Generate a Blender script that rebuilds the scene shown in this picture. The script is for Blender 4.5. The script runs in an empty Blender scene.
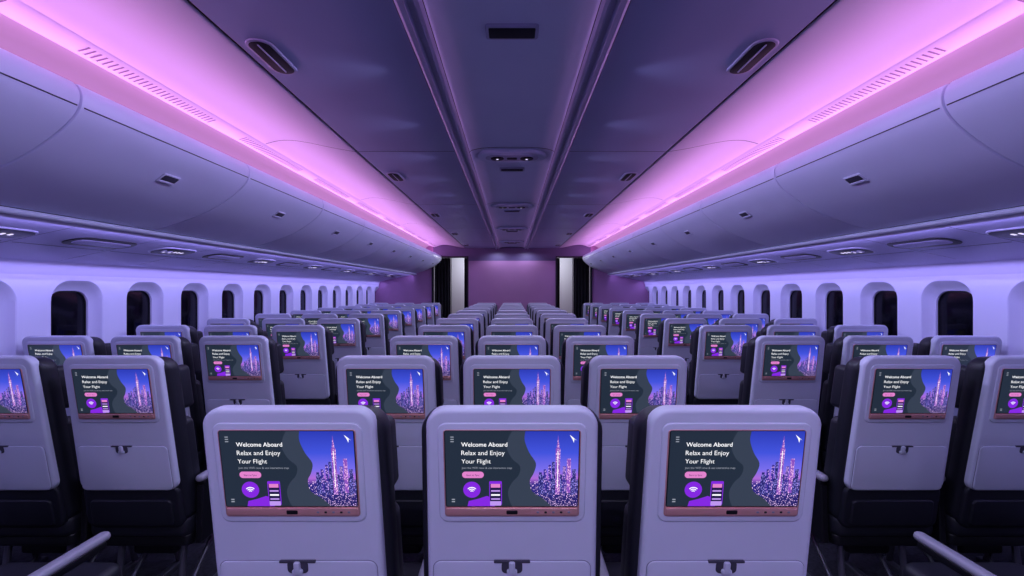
import bpy, math, random
from mathutils import Vector, Matrix
random.seed(4)
CAMZ=1.45
scene=bpy.context.scene
try:
    scene.view_settings.view_transform='Standard'
    scene.view_settings.look='None'
except Exception: pass

# ------------------------------------------------------------ materials
def s2l(c):
    out=[]
    for v in c:
        v=v/255.0
        out.append(v/12.92 if v<=0.04045 else ((v+0.055)/1.055)**2.4)
    return (out[0],out[1],out[2],1.0)
def M(name,rgb,rough=0.5,metal=0.0,emit=None,es=1.0,noise=0.0,nscale=40,bump=0.0,coat=0.0,spec=None):
    m=bpy.data.materials.new(name); m.use_nodes=True
    nt=m.node_tree; b=nt.nodes['Principled BSDF']
    b.inputs['Base Color'].default_value=s2l(rgb)
    b.inputs['Roughness'].default_value=rough
    b.inputs['Metallic'].default_value=metal
    if coat: b.inputs['Coat Weight'].default_value=coat
    if spec is not None: b.inputs['Specular IOR Level'].default_value=spec
    if emit is not None:
        b.inputs['Emission Color'].default_value=s2l(emit)
        b.inputs['Emission Strength'].default_value=es
    if noise>0 or bump>0:
        tc=nt.nodes.new('ShaderNodeTexCoord')
        n=nt.nodes.new('ShaderNodeTexNoise'); n.inputs['Scale'].default_value=nscale
        n.inputs['Detail'].default_value=3
        nt.links.new(tc.outputs['Object'],n.inputs['Vector'])
        if noise>0:
            r=nt.nodes.new('ShaderNodeValToRGB')
            c=s2l(rgb)
            r.color_ramp.elements[0].position=0.3; r.color_ramp.elements[1].position=0.7
            r.color_ramp.elements[0].color=(c[0]*(1-noise),c[1]*(1-noise),c[2]*(1-noise),1)
            r.color_ramp.elements[1].color=(min(1,c[0]*(1+noise)),min(1,c[1]*(1+noise)),min(1,c[2]*(1+noise)),1)
            nt.links.new(n.outputs['Fac'],r.inputs['Fac'])
            nt.links.new(r.outputs['Color'],b.inputs['Base Color'])
        if bump>0:
            bp=nt.nodes.new('ShaderNodeBump'); bp.inputs['Strength'].default_value=bump
            bp.inputs['Distance'].default_value=0.002
            nt.links.new(n.outputs['Fac'],bp.inputs['Height'])
            nt.links.new(bp.outputs['Normal'],b.inputs['Normal'])
    return m
def E(name,rgb,s=1.0):
    return M(name,(0,0,0),0.35,emit=rgb,es=s)

m_ceil=M('ceiling_panel',(170,176,212),0.45,noise=0.02,nscale=3)
m_cove=M('cove_panel',(212,206,226),0.55)
m_lens=M('cove_diffuser',(120,104,128),0.8,emit=(232,158,230),es=0.50,spec=0.1)
m_rail=M('ceiling_rail',(170,170,200),0.45)
m_dark=M('dark_gap',(10,10,14),0.7)
m_ceilc=M('ceiling_centre_panel',(216,222,246),0.42,noise=0.02,nscale=3)
m_bin=M('bin_plastic',(218,220,244),0.38,noise=0.015,nscale=5)
m_binrail=M('bin_rail',(208,210,230),0.3)
m_psu=M('psu_plastic',(196,194,226),0.45)
m_wall=M('sidewall_plastic',(222,222,246),0.5)
m_glass=M('dimmed_glass',(3,3,10),0.12,spec=0.2)
m_shell=M('seat_shell',(196,199,216),0.42,noise=0.015,nscale=8)
m_tray=M('tray_plastic',(190,193,210),0.42)
m_groove=M('shell_groove',(60,58,72),0.6)
m_seam=M('tray_seam',(120,118,138),0.6)
m_slot=M('slot_shade',(120,95,125),0.6)
m_fab=M('black_leather',(22,23,32),0.5,bump=0.2,nscale=300)
m_blackp=M('black_plastic',(14,14,19),0.4)
m_arm=M('armrest_cap',(140,138,152),0.35)
m_metal=M('leg_metal',(110,110,120),0.35,0.7)
m_rose=M('rose_frame',(214,156,152),0.32,0.4)
m_carpet=M('carpet',(46,45,56),0.95,noise=0.5,nscale=60,bump=0.6)
m_frontw=M('front_wall_paint',(172,124,166),0.5,noise=0.03,nscale=4)
m_frontd=M('front_header',(90,78,115),0.5)
m_galley=M('galley_panel',(215,215,225),0.4)
m_curt=M('curtain_fabric',(12,11,16),0.9)
m_lamp=E('lamp_white',(225,215,255),1.2)

# screen materials
e_slate=E('scr_slate',(35,46,62)); e_slate2=E('scr_slate_light',(54,64,82))
e_white=E('scr_white',(250,250,255),1.15); e_grey=E('scr_grey',(150,155,170))
e_pink=E('scr_pink',(226,130,205)); e_purple=E('scr_purple',(132,40,225))
e_phone=E('scr_phone',(28,22,70)); e_lav=E('scr_lavender',(190,150,240))
def city_mat():
    m=bpy.data.materials.new('scr_city'); m.use_nodes=True; nt=m.node_tree
    b=nt.nodes['Principled BSDF']; b.inputs['Base Color'].default_value=(0,0,0,1); b.inputs['Roughness'].default_value=.35
    tc=nt.nodes.new('ShaderNodeTexCoord'); sp=nt.nodes.new('ShaderNodeSeparateXYZ')
    nt.links.new(tc.outputs['Object'],sp.inputs[0])
    mr=nt.nodes.new('ShaderNodeMapRange'); mr.inputs['From Min'].default_value=.947; mr.inputs['From Max'].default_value=1.129
    nt.links.new(sp.outputs['Z'],mr.inputs['Value'])
    cr=nt.nodes.new('ShaderNodeValToRGB'); el=cr.color_ramp.elements
    el[0].position=0; el[0].color=s2l((28,24,90)); el[1].position=1; el[1].color=s2l((40,54,168))
    for p,c in ((.3,(44,36,125)),(.38,(160,98,200)),(.5,(110,100,218)),(.72,(60,76,204))):
        e=el.new(p); e.color=s2l(c)
    nt.links.new(mr.outputs[0],cr.inputs[0])
    v=nt.nodes.new('ShaderNodeTexVoronoi'); v.inputs['Scale'].default_value=300
    nt.links.new(tc.outputs['Object'],v.inputs['Vector'])
    lt=nt.nodes.new('ShaderNodeMath'); lt.operation='LESS_THAN'; lt.inputs[1].default_value=.30
    nt.links.new(v.outputs['Distance'],lt.inputs[0])
    lz=nt.nodes.new('ShaderNodeMath'); lz.operation='LESS_THAN'; lz.inputs[1].default_value=1.01
    nt.links.new(sp.outputs['Z'],lz.inputs[0])
    mu=nt.nodes.new('ShaderNodeMath'); mu.operation='MULTIPLY'
    nt.links.new(lt.outputs[0],mu.inputs[0]); nt.links.new(lz.outputs[0],mu.inputs[1])
    mx=nt.nodes.new('ShaderNodeMixRGB'); mx.inputs[2].default_value=s2l((240,200,250))
    nt.links.new(mu.outputs[0],mx.inputs[0]); nt.links.new(cr.outputs[0],mx.inputs[1])
    nt.links.new(mx.outputs[0],b.inputs['Emission Color']); b.inputs['Emission Strength'].default_value=1.2
    return m
e_city=city_mat()
def tower_mat(name,c1,c2,sc):
    m=bpy.data.materials.new(name); m.use_nodes=True; nt=m.node_tree
    b=nt.nodes['Principled BSDF']; b.inputs['Base Color'].default_value=(0,0,0,1)
    tc=nt.nodes.new('ShaderNodeTexCoord'); mp=nt.nodes.new('ShaderNodeMapping')
    mp.inputs['Rotation'].default_value=(math.radians(90),0,0)
    mp.inputs['Scale'].default_value=(1,1,.6)
    nt.links.new(tc.outputs['Object'],mp.inputs[0])
    w=nt.nodes.new('ShaderNodeTexVoronoi'); w.inputs['Scale'].default_value=sc
    nt.links.new(mp.outputs[0],w.inputs['Vector'])
    r=nt.nodes.new('ShaderNodeValToRGB'); r.color_ramp.elements[0].position=.22; r.color_ramp.elements[1].position=.5
    r.color_ramp.elements[0].color=s2l(c1); r.color_ramp.elements[1].color=s2l(c2)
    nt.links.new(w.outputs['Distance'],r.inputs['Fac'])
    nt.links.new(r.outputs['Color'],b.inputs['Emission Color']); b.inputs['Emission Strength'].default_value=1.15
    return m
e_tow=tower_mat('scr_tower',(250,195,235),(130,75,180),330)
e_tow2=tower_mat('scr_tower_blue',(215,170,240),(50,40,140),380)
e_tow3=tower_mat('scr_tower_dark',(150,140,235),(30,30,104),380)

# ------------------------------------------------------------ mesh builder
class MB:
    def __init__(s): s.v=[];s.f=[];s.m=[];s.mats=[]
    def mi(s,mat):
        if mat not in s.mats: s.mats.append(mat)
        return s.mats.index(mat)
    def loft(s,loops,mat,cap0=True,cap1=True,closed=True,f=None):
        b=len(s.v); n=len(loops[0]); k=s.mi(mat)
        for L in loops:
            for p in L: s.v.append(tuple(f(p)) if f else tuple(p))
        for i in range(len(loops)-1):
            for j in range(n if closed else n-1):
                a=b+i*n+j; c=b+i*n+(j+1)%n
                s.f.append((a,c,c+n,a+n)); s.m.append(k)
        if cap0: s.f.append(tuple(range(b+n-1,b-1,-1))); s.m.append(k)
        if cap1:
            t=b+(len(loops)-1)*n; s.f.append(tuple(range(t,t+n))); s.m.append(k)
    def poly(s,pts,mat,f=None):
        b=len(s.v)
        for p in pts: s.v.append(tuple(f(p)) if f else tuple(p))
        s.f.append(tuple(range(b,b+len(pts)))); s.m.append(s.mi(mat))
    def mesh(s,name,angle=35,recalc=True):
        me=bpy.data.meshes.new(name); me.from_pydata(s.v,[],s.f)
        for m in s.mats: me.materials.append(m)
        me.polygons.foreach_set('material_index',s.m)
        if recalc:
            import bmesh
            bm=bmesh.new(); bm.from_mesh(me); bmesh.ops.recalc_face_normals(bm,faces=bm.faces); bm.to_mesh(me); bm.free()
        me.polygons.foreach_set('use_smooth',[True]*len(me.polygons))
        me.set_sharp_from_angle(angle=math.radians(angle))
        me.update(); return me
    def obj(s,name,angle=35,recalc=True,parent=None):
        o=bpy.data.objects.new(name,s.mesh(name,angle,recalc)); scene.collection.objects.link(o)
        if parent: o.parent=parent
        return o
def rrect(hw,hh,r,n=5,cx=0,cy=0):
    r=max(0.0002,min(r,hw,hh)); out=[]
    for (sx,sy,a0) in ((1,1,0),(-1,1,90),(-1,-1,180),(1,-1,270)):
        for i in range(n+1):
            a=math.radians(a0+90*i/n)
            out.append((cx+sx*(hw-r)+r*math.cos(a),cy+sy*(hh-r)+r*math.sin(a)))
    return out
class Frame:
    def __init__(s,O,U,V,N): s.O=Vector(O);s.U=Vector(U).normalized();s.V=Vector(V).normalized();s.N=Vector(N).normalized()
    def P(s,u,v,n): return s.O+s.U*u+s.V*v+s.N*n
def panel(mb,fr,cu,cv,hw,hh,r,n0,n1,bev,mat,both=False,seg=5,f=None,bs=3):
    loops=[]
    def ring(ins,nn):
        return [fr.P(a,b,nn) for a,b in rrect(hw-ins,hh-ins,max(r-ins,0.0005),seg,cu,cv)]
    sg=1 if n1>n0 else -1
    if both:
        for i in range(bs+1):
            a=math.pi/2*i/bs; loops.append(ring(bev*(1-math.sin(a)),n0+sg*bev*(1-math.cos(a))))
    else: loops.append(ring(0,n0))
    for i in range(bs+1):
        a=math.pi/2*(1-i/bs); loops.append(ring(bev*(1-math.sin(a)),n1-sg*bev*(1-math.cos(a))))
    mb.loft(loops,mat,f=f)
def tube(mb,p0,p1,r,mat,n=10,f=None):
    p0=Vector(p0);p1=Vector(p1);d=(p1-p0).normalized()
    a=Vector((0,0,1)) if abs(d.z)<.9 else Vector((1,0,0))
    u=d.cross(a).normalized();w=d.cross(u)
    L=[[p+u*r*math.cos(t*2*math.pi/n)+w*r*math.sin(t*2*math.pi/n) for t in range(n)] for p in (p0,p1)]
    mb.loft(L,mat,f=f)
def box(mb,x0,x1,y0,y1,z0,z1,mat):
    mb.loft([[(x0,y0,z0),(x1,y0,z0),(x1,y1,z0),(x0,y1,z0)],[(x0,y0,z1),(x1,y0,z1),(x1,y1,z1),(x0,y1,z1)]],mat)
def catmull(pts,k=5):
    P=[pts[0]]+list(pts)+[pts[-1]]; out=[]
    for i in range(1,len(P)-2):
        p0,p1,p2,p3=[Vector(q) for q in P[i-1:i+3]]
        for j in range(k):
            t=j/k
            out.append(tuple(0.5*((2*p1)+(p2-p0)*t+(2*p0-5*p1+4*p2-p3)*t*t+(3*p1-p0-3*p2+p3)*t**3)))
    out.append(tuple(pts[-1])); return out

Y0,Y1=-3.2,10.4
HT=1.10
# ------------------------------------------------------------ floor
mb=MB(); box(mb,-3.0,3.0,Y0,12.0,-0.05,0,m_carpet)
mb.obj('floor')
# ------------------------------------------------------------ ceiling
def strip(mb,prof,y0,y1,mat,side=1):
    mb.loft([[(side*x,y0,CAMZ+z) for x,z in prof],[(side*x,y1,CAMZ+z) for x,z in prof]],mat,False,False,closed=False)
mb=MB()
PS=1.95
centre=catmull([(0,.925),(.1,.924),(.2,.918),(.26,.905),(.275,.893)],3)
railp=[(.275,.885),(.285,.876),(.297,.876),(.305,.888),(.325,.890),(.332,.876),(.350,.873),(.362,.882),(.366,.9)]
outer=[(.372,.9),(.38,.898),(.6,.898),(.85,.898),(1.0,.896),(1.008,.902)]
cove=catmull([(1.018,.904),(1.028,.898),(1.12,.912),(1.22,.932),(1.33,.955),(1.43,.969),(1.52,.967),(1.61,.945)],5)
grill=[(1.61,.951),(1.622,.940),(1.70,.918),(1.71,.925)]
chan=catmull([(1.71,.925),(1.80,.945),(1.88,.905),(1.91,.82),(1.91,.725)],5)
y=1.15-PS*3
secs=[]
while y<Y1-.05:
    secs.append((max(y,Y0),min(y+PS,Y1))); y+=PS
for a,b in secs:
    if b<=a: continue
    for sd in (1,-1):
        strip(mb,centre,a+.005,b-.005,m_ceilc,sd)
        strip(mb,outer,a+.004,b-.004,m_ceil,sd)
        strip(mb,cove,a+.004,b-.004,m_cove,sd)
for sd in (1,-1):
    strip(mb,railp,Y0,Y1,m_rail,sd)
    strip(mb,grill,Y0,Y1,m_cove,sd)
    strip(mb,chan,Y0,Y1,m_lens,sd)
    # slots
    t=Vector((.078,0,-.022)).normalized()
    k=-3
    while 0.62+1.09*k+.9<Y1:
        ys=0.75+1.09*k
        for i in range(30):
            yy=ys+i*.027
            if yy<Y0: continue
            p=[]
            for (q,w) in ((.014,0),(.062,0),(.062,.009),(.014,.009)):
                X=1.622+t.x*q; Z=.940+t.z*q-.0012
                p.append((sd*X,yy+w,CAMZ+Z))
            mb.poly(p,m_slot)
        k+=1
# backing above
box(mb,-2.0,2.0,Y0,Y1,CAMZ+1.04,CAMZ+1.07,m_dark)
mb.obj('ceiling',30,recalc=False)

# ceiling fixtures
def ceil_frame(x,y,z): return Frame((x,y,CAMZ+z),(1,0,0),(0,1,0),(0,0,-1))
y=1.7-PS*2
while y<9.8:
    mb=MB(); fr=ceil_frame(0,y,.924)
    panel(mb,fr,0,0,.095,.045,.012,-.004,.010,.004,m_rail)
    panel(mb,fr,0,0,.083,.034,.006,.0,.0115,.001,m_dark)
    mb.obj('ceiling_air_vent')
    y2=y+1.55
    if y2<9.9:
        mb=MB(); fr=ceil_frame(0,y2,.918)
        panel(mb,fr,0,0,.235,.12,.11,-.004,.022,.016,m_ceilc,seg=10)
        panel(mb,fr,0,0,.180,.065,.06,0,.025,.002,m_rail,seg=8)
        for sx in (-.10,.10):
            panel(mb,fr,sx,0,.045,.040,.040,0,.031,.004,m_dark,seg=8)
            panel(mb,fr,sx,0,.008,.008,.008,0,.033,.001,m_lamp,seg=4)
        panel(mb,fr,0,0,.035,.022,.01,0,.029,.002,m_dark)
        mb.obj('ceiling_light_fixture')
    y+=PS
y=1.84-PS*2
while y<9.9:
    for sd in (1,-1):
        mb=MB(); fr=ceil_frame(sd*.925,y,.897)
        panel(mb,fr,0,0,.050,.14,.05,-.004,.006,.004,m_rail,seg=8)
        panel(mb,fr,0,0,.040,.128,.04,0,.0075,.001,m_dark,seg=8)
        panel(mb,fr,0,0,.003,.11,.003,0,.010,.001,m_rail)
        mb.obj('ceiling_speaker_grille')
    y+=PS

# ------------------------------------------------------------ overhead bins
face=catmull([(1.60,.725),(1.58,.738),(1.555,.733),(1.537,.70),(1.540,.655),(1.565,.612),(1.615,.563),(1.70,.50),(1.80,.445),(1.93,.395),(2.06,.355),(2.10,.345)],4)
back=[(2.16,.36),(2.30,.45),(2.2,.66),(1.9,.70)]
prof=face+back
cxm=1.85;czm=.55
def bin_at(sd,a,b):
    mb=MB()
    def ring(s,yy): 
        out=[]
        for x,z in prof:
            dx=x-cxm;dz=z-czm;L=math.hypot(dx,dz)
            out.append((sd*(x-dx/L*s),yy,CAMZ+z-dz/L*s))
        return out
    mb.loft([ring(.010,a),ring(.003,a+.003),ring(0,a+.01),ring(0,b-.01),ring(.003,b-.003),ring(.010,b)],m_bin)
    for (x,z) in ((1.5405,.652),):
        tube(mb,(sd*(x-.0005),a+.012,CAMZ+z),(sd*(x-.0005),b-.012,CAMZ+z),.0022,m_groove,6)
    # latch
    x,z=1.658,.5305
    tx=Vector((sd*.085,0,-.063)).normalized(); nn=Vector((-sd*.063,0,-.085)).normalized()
    fr=Frame((sd*x,(a+b)/2+.05,CAMZ+z),(0,1,0),tx,nn)
    panel(mb,fr,0,0,.055,.030,.008,-.006,.006,.003,m_binrail)
    panel(mb,fr,0,-.003,.046,.020,.006,0,.0075,.001,m_groove)
    panel(mb,fr,0,.016,.046,.006,.003,0,.010,.002,m_bin)
    mb.obj('overhead_bin',28)
for k in range(-4,8):
    a=1.70+1.09*k
    for sd in (1,-1): bin_at(sd,max(a,Y0)+.003,min(a+1.09,Y1)-.003)
# ------------------------------------------------------------ service panels
for sd in (-1,1):
    mb=MB()
    for (x,z,r) in ((2.098,.328,.014),(2.127,.314,.011)):
        tube(mb,(sd*x,Y0,CAMZ+z),(sd*x,Y1,CAMZ+z),r,m_binrail,12)
    y=1.8-.59*9
    i=1
    A=Vector((2.13,.325));B=Vector((2.855,.175))
    while y<Y1:
        a=max(y,Y0)+.002; b=min(y+.59,Y1)-.002
        if b>a:
            strip(mb,[(A.x,A.y+.02),(A.x+.004,A.y),(B.x-.09,B.y+.018),(B.x-.03,B.y+.003),(B.x,B.y-.004),(B.x+.01,B.y+.02)],a,b,m_psu,sd)
            yc=(a+b)/2+.1
            T=Vector((sd*.73,0,-.15)).normalized(); Nn=Vector((-sd*.15,0,-.73)).normalized()
            fr=Frame((sd*2.40,yc,CAMZ+.2695),(0,1,0),T,Nn)
            if yc+.2<Y1:
              if i%2==0:
                panel(mb,fr,0,0,.18,.080,.07,-.004,.006,.004,m_binrail,seg=8)
                panel(mb,fr,0,0,.17,.070,.062,0,.0075,.001,m_blackp,seg=8)
                for q in (-.10,-.045):
                    panel(mb,fr,q,0,.022,.022,.022,0,.014,.003,m_rail,seg=5)
                    panel(mb,fr,q,0,.009,.009,.009,0,.016,.001,m_lamp,seg=4)
                for q in (.01,.045,.08):
                    panel(mb,fr,q,0,.007,.012,.003,0,.010,.001,m_lamp)
              else:
                panel(mb,fr,0,0,.21,.080,.072,-.004,.006,.004,m_blackp,seg=8)
                panel(mb,fr,0,-.004,.18,.042,.040,0,.0085,.001,m_psu,seg=8)
            for off in (-.22,.14):
                f2=Frame((sd*(2.40),yc,CAMZ+.2695),(0,1,0),T,Nn)
                panel(mb,f2,-.1,off,.27,.002,.001,-.002,.0015,.0003,m_groove,seg=1)
        y+=.59;i+=1
    mb.obj('passenger_service_panel',30,recalc=False)

# ------------------------------------------------------------ side walls with windows
WX=2.905; WP=.59; WY=3.19
ztop=.09; zbot=-.57; wc=-.235
def wall(sd,name):
    mb=MB(); gl=[]
    y=WY-WP*11
    up=catmull([(2.868,.175),(2.888,.15),(WX,ztop)],4)
    lo=catmull([(WX,zbot),(2.915,-.62),(2.93,-.75),(2.93,-1.0),(2.92,-1.25),(2.91,-1.45)],4)
    cells=[]
    while y<Y1+WP/2:
        cells.append(y); y+=WP
    for yc in cells:
        a=yc-WP/2;b=yc+WP/2
        if b<Y0: continue
        strip(mb,up,a,b,m_wall,sd); strip(mb,lo,a,b,m_wall,sd)
        n=8
        R=rrect(.185,.285,.13,n)
        def outerpt(p):
            hx=WP/2; 
            x,zz=p; up_=ztop-wc; dn=wc-zbot
            sx=hx/abs(x) if abs(x)>1e-6 else 1e9
            sz=(up_ if zz>0 else dn)/abs(zz) if abs(zz)>1e-6 else 1e9
            s=min(sx,sz); return (x*s,zz*s)
        O=[outerpt(p) for p in R]
        for ci,(cxx,cz) in enumerate(((WP/2,ztop-wc),(-WP/2,ztop-wc),(-WP/2,zbot-wc),(WP/2,zbot-wc))):
            best=min(range(len(O)),key=lambda i:(O[i][0]-cxx)**2+(O[i][1]-cz)**2); O[best]=(cxx,cz)
        def L(pts,X): return [(sd*X,yc+q[0],CAMZ+wc+q[1]) for q in pts]
        loops=[L(O,WX),L(rrect(.193,.293,.135,n),WX),L(rrect(.187,.287,.13,n),WX+.004),
               L(rrect(.175,.27,.12,n),WX+.03),L(rrect(.155,.235,.10,n),WX+.062),L(rrect(.148,.225,.095,n),WX+.066),L(rrect(.145,.222,.092,n),WX+.085)]
        mb.loft(loops,m_wall,False,False)
        gl.append(yc)
    box(mb,min(sd*3.05,sd*3.08),max(sd*3.05,sd*3.08),Y0,Y1+.5,0,CAMZ+.5,m_dark)
    o=mb.obj(name,30,recalc=False)
    for i,yc in enumerate(gl):
        g=MB(); fr=Frame((sd*(WX+.083),yc,CAMZ+wc),(0,1,0),(0,0,1),(-sd,0,0))
        panel(g,fr,0,0,.150,.227,.095,-.01,0,.001,m_glass,seg=8)
        g.loft([[fr.P(a,b,.001) for a,b in rrect(.146,.223,.093,8)],[fr.P(a,b,.006) for a,b in rrect(.143,.220,.09,8)],[fr.P(a,b,.001) for a,b in rrect(.138,.215,.086,8)]],m_blackp,False,False)
        w=g.obj('window_%d'%(i+1 if sd<0 else i+1+len(gl)))
wall(-1,'wall_left'); wall(1,'wall_right')

# ------------------------------------------------------------ front + back wall
DW0,DW1,DZ=.98,1.72,CAMZ+.69
mb=MB()
box(mb,-DW0,DW0,Y1,Y1+.08,0,CAMZ+.62,m_frontw)
for sd in (1,-1):
    box(mb,min(sd*DW1,sd*3.0),max(sd*DW1,sd*3.0),Y1,Y1+.08,0,CAMZ+HT,m_frontw)
    box(mb,min(sd*DW0,sd*DW1),max(sd*DW0,sd*DW1),Y1,Y1+.08,DZ,CAMZ+HT,m_frontd)
box(mb,-DW0,DW0,Y1,Y1+.08,CAMZ+.62,CAMZ+HT,m_frontd)
mb.obj('wall_front')
for sd in (1,-1):
    t=MB()
    for (xa,xb,za,zb) in ((DW0-.03,DW0,0,DZ+.03),(DW1,DW1+.03,0,DZ+.03),(DW0,DW1,DZ,DZ+.03)):
        box(t,min(sd*xa,sd*xb),max(sd*xa,sd*xb),Y1-.02,Y1+.1,za,zb,m_blackp)
    t.obj('trim_%d'%(1 if sd<0 else 2))
    c=MB(); pts=[]
    for i in range(41):
        u=i/40; pts.append((sd*(1.36+u*.35),Y1+.13+.025*math.sin(u*math.pi*10)))
    c.loft([[(x,y,.02) for x,y in pts],[(x,y,DZ) for x,y in pts]],m_curt,False,False,closed=False)
    c.loft([[(x,y+.01,.02) for x,y in pts],[(x,y+.01,DZ) for x,y in pts]],m_curt,False,False,closed=False)
    pts=[]
    for i in range(17):
        u=i/16; pts.append((sd*(.985+u*.07),Y1+.13+.02*math.sin(u*math.pi*4)))
    c.loft([[(x,y,.02) for x,y in pts],[(x,y,DZ) for x,y in pts]],m_curt,False,False,closed=False)
    c.obj('curtain',60,False)
mb=MB(); box(mb,-2.9,2.9,11.8,11.88,0,CAMZ+HT,m_galley)
for i in range(-5,6):
    box(mb,i*.5-.004,i*.5+.004,11.79,11.8,0,CAMZ+.9,m_groove)
mb.obj('wall_galley')
mb=MB(); box(mb,-2.95,2.95,Y1+.08,11.88,CAMZ+HT,CAMZ+HT+.04,m_dark); mb.obj('ceiling_galley')
mb=MB(); box(mb,-3.0,3.0,Y0-.08,Y0,0,CAMZ+HT,m_frontw); mb.obj('wall_back')

# ------------------------------------------------------------ seat
ZT=1.181
def recl(p):
    x,y,z=p
    if z<.42: return (x,y+(ZT-.42)*.17,z)
    return (x*(1+max(0,(ZT-z))*.08),y+(ZT-z)*.17,z)
def recs(p):
    x,y,z=p
    return (x,y+(ZT-z)*.17,z)
def text_polys(body,offset=0.0):
    cu=bpy.data.curves.new('t','FONT'); cu.body=body; cu.size=1; cu.offset=offset; cu.resolution_u=3
    ob=bpy.data.objects.new('t',cu); scene.collection.objects.link(ob)
    dg=bpy.context.evaluated_depsgraph_get(); dg.update()
    me=bpy.data.meshes.new_from_object(ob.evaluated_get(dg))
    vs=[tuple(v.co) for v in me.vertices]; fs=[tuple(p.vertices) for p in me.polygons]
    bpy.data.objects.remove(ob); bpy.data.curves.remove(cu); bpy.data.meshes.remove(me)
    return vs,fs
texts={t:text_polys(t,o) for t,o in (('Welcome Aboard',.006),('Relax and Enjoy',-.004),('Your Flight',-.004),('Join the WiFi now & use interactive map',0),('Start to Sync',.0))}

def seat_mesh(name,both_arms):
    mb=MB()
    F=Frame((0,0,0),(1,0,0),(0,0,1),(0,-1,0))   # N toward the rear (camera side)
    zc=(ZT+.60)/2; hh=(ZT-.60)/2
    panel(mb,F,0,zc,.196,hh,.045,-.034,0,.012,m_shell,f=recl,seg=8,bs=4)
    SC=1.026
    # monitor housing lip
    panel(mb,F,0,SC,.170,.122,.022,-.002,.004,.004,m_shell,f=recs,seg=6)
    panel(mb,F,0,SC,.1565,.1065,.008,0,.0065,.002,m_rose,f=recs)
    panel(mb,F,0,SC+.012,.1538,.0935,.005,0,.0072,.0006,m_blackp,f=recs)
    # bar under the screen
    bz=SC-.0935
    panel(mb,F,0,bz,.153,.0095,.003,0,.0100,.0025,m_rose,f=recs)
    panel(mb,F,0,bz,.013,.0050,.0025,0,.0108,.0006,m_blackp,f=recs)
    for i,x in enumerate((.060,.078,.096,.114,.132)):
        panel(mb,F,x,bz,.0030,.0024,.0015,0,.0108,.0005,m_blackp if i%2 else m_arm,f=recs,seg=2)
    # tray table
    panel(mb,F,0,.705,.183,.099,.020,0,.0012,.0006,m_seam,f=recl,seg=5)
    panel(mb,F,0,.705,.1815,.0975,.019,0,.005,.003,m_tray,f=recl,seg=5)
    # latch
    panel(mb,F,0,.788,.024,.016,.010,.0,.0060,.0005,m_groove,f=recl,seg=5)
    panel(mb,F,0,.802,.042,.003,.002,0,.0068,.0008,m_groove,f=recl,seg=2)
    panel(mb,F,0,.790,.007,.014,.004,0,.014,.003,m_tray,f=recl,seg=4)
    panel(mb,F,0,.778,.012,.007,.006,0,.013,.003,m_tray,f=recl,seg=4)
    # lower back (literature pocket)
    panel(mb,F,0,.525,.195,.10,.04,-.05,-.006,.012,m_fab,f=recl,seg=6)
    panel(mb,F,0,.500,.165,.06,.02,-.01,.004,.008,m_fab,f=recl,seg=5)
    # backrest cushion + headrest (front side)
    panel(mb,F,0,.805,.213,.365,.055,-.10,-.022,.022,m_fab,both=True,f=recl,seg=8)
    panel(mb,F,0,1.045,.185,.118,.05,-.13,-.06,.03,m_fab,both=True,f=recl,seg=8)
    for sx in (-1,1):
        panel(mb,F,sx*.183,1.03,.024,.095,.022,-.165,-.06,.018,m_fab,both=True,f=recl,seg=5)
        panel(mb,F,sx*.172,.70,.040,.20,.03,-.14,-.06,.02,m_fab,both=True,f=recl,seg=5)
    # seat cushion
    H=Frame((0,0,0),(1,0,0),(0,1,0),(0,0,1))
    panel(mb,H,0,.395,.222,.255,.05,.375,.475,.03,m_fab,both=True,seg=6)
    panel(mb,H,0,.385,.215,.225,.03,.335,.385,.008,m_blackp,both=True,seg=4)
    # under-seat beams
    tube(mb,(-.235,.24,.33),(.224,.24,.33),.022,m_metal)
    tube(mb,(-.235,.52,.33),(.224,.52,.33),.022,m_metal)
    for x in (-.14,.14):
        tube(mb,(x,.24,.33),(x,.20,.025),.014,m_metal)
        tube(mb,(x,.52,.33),(x,.60,.025),.014,m_metal)
        tube(mb,(x,.50,.31),(x,.22,.05),.010,m_metal)
        panel(mb,H,x,.40,.018,.24,.008,0,.028,.006,m_metal,seg=2)
    # life vest pouch
    panel(mb,H,0,.36,.10,.12,.02,.255,.335,.015,m_blackp,both=True,seg=4)
    # armrests
    sides=(-1,1) if both_arms else (-1,)
    for sx in sides:
        x=sx*.25
        S=Frame((x,0,0),(0,1,0),(0,0,1),(1,0,0))
        panel(mb,H,x,.345,.019,.185,.017,.612,.640,.012,m_arm,both=True,seg=5)
        panel(mb,S,.345,.603,.165,.012,.008,-.015,.015,.004,m_blackp,both=True,seg=3)
        L=[]
        for xx,ins in ((-.014,.004),(-.010,0),(.010,0),(.014,.004)):
            L.append([(x+xx,yy,zz) for yy,zz in ((.16+ins,.35+ins),(.50-ins,.35+ins),(.47-ins,.43),(.34-ins,.50),(.28-ins,.595),(.17+ins,.595))])
        mb.loft(L,m_blackp)
    # ------------ screen content
    HW=.1515; TOP=SC+.104; BOT=SC-.079; W=2*HW; Hh=TOP-BOT
    base=.0076
    def q(u,v,l): return recs((-HW+u*W,-(base+l*.00025),TOP-v*Hh))
    def P(pts,l,mat): mb.poly([q(u,v,l) for u,v in pts],mat)
    def strip2(ptsA,ptsB,l,mat):
        for i in range(len(ptsA)-1): P([ptsA[i],ptsA[i+1],ptsB[i+1],ptsB[i]],l,mat)
    P([(0,0),(1,0),(1,1),(0,1)],0,e_slate)
    c=catmull([(.60,0),(.595,.12),(.63,.28),(.68,.42),(.665,.55),(.635,.66),(.655,.8),(.74,.90),(.80,1.0)],4)
    c=[(u,min(max(v,0),1)) for u,v in c]
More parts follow.
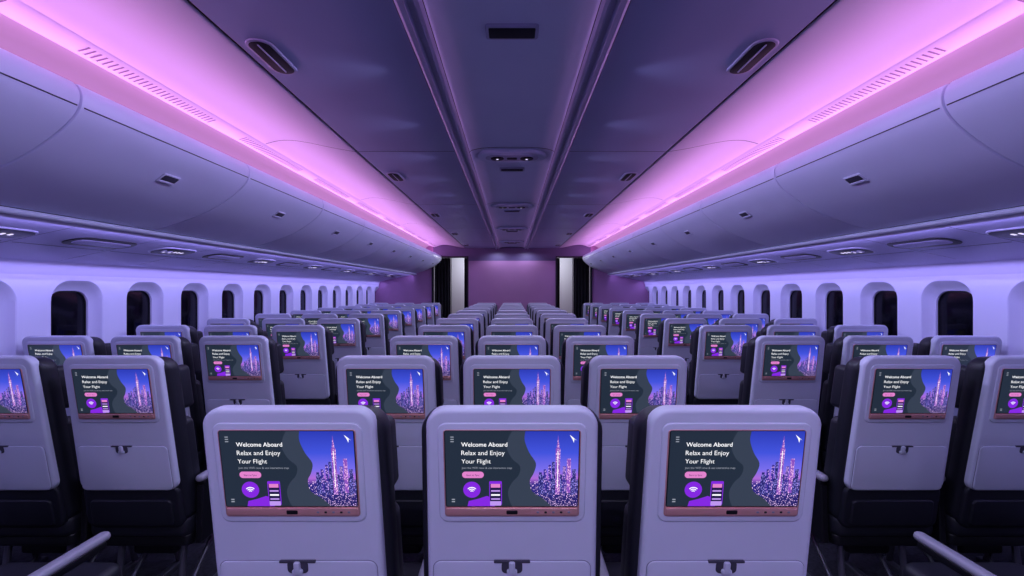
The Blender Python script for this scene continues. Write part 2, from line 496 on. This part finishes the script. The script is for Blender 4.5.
    strip2(c,[(1,v) for u,v in c],1,e_city)
    c2=catmull([(.50,0),(.47,.10),(.46,.22),(.50,.36),(.56,.46),(.55,.58),(.50,.68),(.47,.80),(.48,.92),(.50,1.0)],4)
    c2=[(u,min(max(v,0),1)) for u,v in c2]
    def cityu(v):
        for i in range(len(c)-1):
            if c[i][1]<=v<=c[i+1][1]:
                d=c[i+1][1]-c[i][1]; t=0 if d==0 else (v-c[i][1])/d
                return c[i][0]+t*(c[i+1][0]-c[i][0])
        return c[-1][0]
    strip2(c2,[(cityu(v),v) for u,v in c2],1,e_slate2)
    # skyline
    rs=random.Random(7)
    u=.700; 
    while u<.995:
        w=rs.uniform(.012,.026); t=rs.uniform(.56,.72)
        P([(u,t),(min(u+w,1),t),(min(u+w,1),.82+rs.uniform(0,.08)),(u,.82)],2,rs.choice((e_tow3,e_tow2,e_tow3)))
        u+=w
    for (u,w,t,b_,mt,l) in ((.715,.020,.54,.80,e_tow3,3),(.750,.022,.50,.80,e_tow2,3),(.785,.02,.44,.78,e_tow2,3),(.845,.034,.22,.84,e_tow,4),(.812,.022,.40,.80,e_tow3,3),(.895,.024,.46,.80,e_tow2,3),(.928,.030,.36,.82,e_tow,3),(.968,.026,.50,.84,e_tow3,3)):
        P([(u-w/2,t),(u+w/2,t),(u+w/2,b_),(u-w/2,b_)],l,mt)
    P([(.835,.22),(.845,.05),(.855,.22)],4,e_tow)
    P([(.842,.26),(.847,.26),(.847,.74),(.842,.74)],5,e_white)
    # swoosh logo
    P([(.93,.045),(.985,.12),(.965,.10),(.962,.15),(.95,.10)],4,e_white)
    # menu icon
    for i in range(3): P([(.04,.07+i*.03),(.065,.07+i*.03),(.065,.082+i*.03),(.04,.082+i*.03)],2,e_grey)
    P([(.04,.90),(.065,.90),(.065,.915),(.04,.915)],2,e_grey); P([(.04,.93),(.065,.93),(.065,.945),(.04,.945)],2,e_grey)
    def text(body,u0,u1,vb,mat,hs=1.0):
        vs,fs=texts[body]; mx=max(v[0] for v in vs); mn=min(v[0] for v in vs)
        s=(u1-u0)/(mx-mn); asp=W/Hh
        b=len(mb.v); k=mb.mi(mat)
        for v in vs: mb.v.append(q(u0+(v[0]-mn)*s,vb-v[1]*s*asp*hs,2.5))
        for f in fs: mb.f.append(tuple(b+i for i in f)); mb.m.append(k)
    text('Welcome Aboard',.12,.465,.200,e_white)
    text('Relax and Enjoy',.12,.445,.312,e_white)
    text('Your Flight',.12,.340,.422,e_white)
    text('Join the WiFi now & use interactive map',.12,.50,.495,e_grey)
    asp=W/Hh
    def rr(cu_,cv_,hw,hh_,r,l,mat): P([(cu_+a,cv_+b*asp) for a,b in rrect(hw,hh_/asp,r,6)],l,mat)
    rr(.205,.575,.082,.043,.025,2,e_pink)
    text('Start to Sync',.155,.255,.59,e_phone)
    def circ(cu_,cv_,r,l,mat,n=28): P([(cu_+r*math.cos(2*math.pi*i/n),cv_+r*asp*math.sin(2*math.pi*i/n)) for i in range(n)],l,mat)
    P([(.16,1.0),(.17,.93),(.24,.90),(.31,.86),(.36,.90),(.37,1.0)],2,e_purple)
    circ(.195,.775,.066,3,e_purple)
    for r in (.012,.026,.040):
        A=[];B=[]
        for i in range(9):
            a=math.radians(-135+90*i/8)
            A.append((.195+r*math.cos(a),.815+r*asp*math.sin(a))); B.append((.195+(r+.007)*math.cos(a),.815+(r+.007)*asp*math.sin(a)))
        strip2(A,B,4,e_white)
    rr(.375,.82,.048,.16,.008,3,e_purple)
    rr(.375,.83,.042,.135,.005,4,e_phone)
    rr(.375,.72,.036,.025,.002,5,e_pink)
    for i in range(3): rr(.375,.79+i*.055,.034,.010,.002,5,e_white if i%2 else e_lav)
    rr(.375,.96,.042,.03,.004,5,e_lav)
    me=mb.mesh(name,32,recalc=False)
    return me
me1=seat_mesh('airplane_seat',False); me2=seat_mesh('airplane_seat_end',True)
ROW0=1.072; PITCH=.830; SP=.51
for r in range(11):
    for bx in (-2.12,0,2.12):
        for i in (-1,0,1):
            o=bpy.data.objects.new('airplane_seat',me2 if i==1 else me1)
            scene.collection.objects.link(o)
            o.location=(bx+i*SP,ROW0+PITCH*r,0)

# ------------------------------------------------------------ lights
def area(name,loc,direction,length,width,col,power):
    l=bpy.data.lights.new(name,'AREA'); l.shape='RECTANGLE'; l.size=width; l.size_y=length
    l.color=col; l.energy=power
    o=bpy.data.objects.new(name,l); scene.collection.objects.link(o)
    z=-Vector(direction).normalized(); yv=Vector((0,1,0)); x=yv.cross(z).normalized()
    o.matrix_world=Matrix.Translation(Vector(loc))@Matrix((x,yv,z)).transposed().to_4x4()
    return o
YL=Y1-Y0; YC=(Y1+Y0)/2
for sd in (1,-1):
    area('cove_light',(sd*1.74,YC,CAMZ+.752),(-sd*.85,0,.53),YL-.1,.04,(.98,.40,.95),33)
    area('wall_wash_light',(sd*2.82,YC,CAMZ+.165),(-sd*.05,0,-1),YL-.1,.03,(.42,.36,1.0),19)
    area('psu_fill_light',(sd*2.145,YC,CAMZ+.298),(sd*.9,0,-.5),YL-.1,.02,(.44,.37,1.0),18)  # added strip to brighten service panels and wall, not a fitted lamp
def spot(name,loc,power,col,size=165,rad=.02,d=(0,0,-1),blend=.6):
    l=bpy.data.lights.new(name,'SPOT'); l.energy=power; l.color=col; l.spot_size=math.radians(size); l.spot_blend=blend; l.shadow_soft_size=rad
    o=bpy.data.objects.new(name,l); scene.collection.objects.link(o); o.location=loc
    o.rotation_euler=Vector(d).to_track_quat('-Z','Y').to_euler()
y=Y0+.3; i=0
while y<Y1-.2:
    for sd in (1,-1):
        if i%2==0: spot('seat_fill_spot',(sd*.315,y,CAMZ+.865),11 if y>0 else 30,(.64,.66,1.0),rad=0.005)  # added fill for the seat backs, stronger behind the camera; no real rail lamps
        spot('bin_fill_spot',(sd*.34,y+.3,CAMZ+.865),21,(.50,.52,1.0),size=104,rad=0.0,d=(sd,0,-.82),blend=.9)  # added blue fill aimed at the bin faces, no lamp of the cabin
    y+=.65; i+=1
for sd in (1,-1):
    l=bpy.data.lights.new('galley_light','POINT'); l.energy=30; l.color=(.9,.92,1); l.shadow_soft_size=.1
    o=bpy.data.objects.new('galley_light',l); scene.collection.objects.link(o); o.location=(sd*.8,11.1,CAMZ+.7)

w=bpy.data.worlds.new('cabin_world'); scene.world=w; w.use_nodes=True
w.node_tree.nodes['Background'].inputs[0].default_value=(.02,.02,.05,1); w.node_tree.nodes['Background'].inputs[1].default_value=.3

# ------------------------------------------------------------ camera
cam=bpy.data.cameras.new('camera'); co=bpy.data.objects.new('camera',cam); scene.collection.objects.link(co)
co.location=(0,0,CAMZ); co.rotation_euler=(math.radians(90),0,0)
cam.sensor_width=36; cam.lens=476/1024*36; cam.shift_y=.0012; cam.clip_start=.02; cam.clip_end=60
scene.camera=co
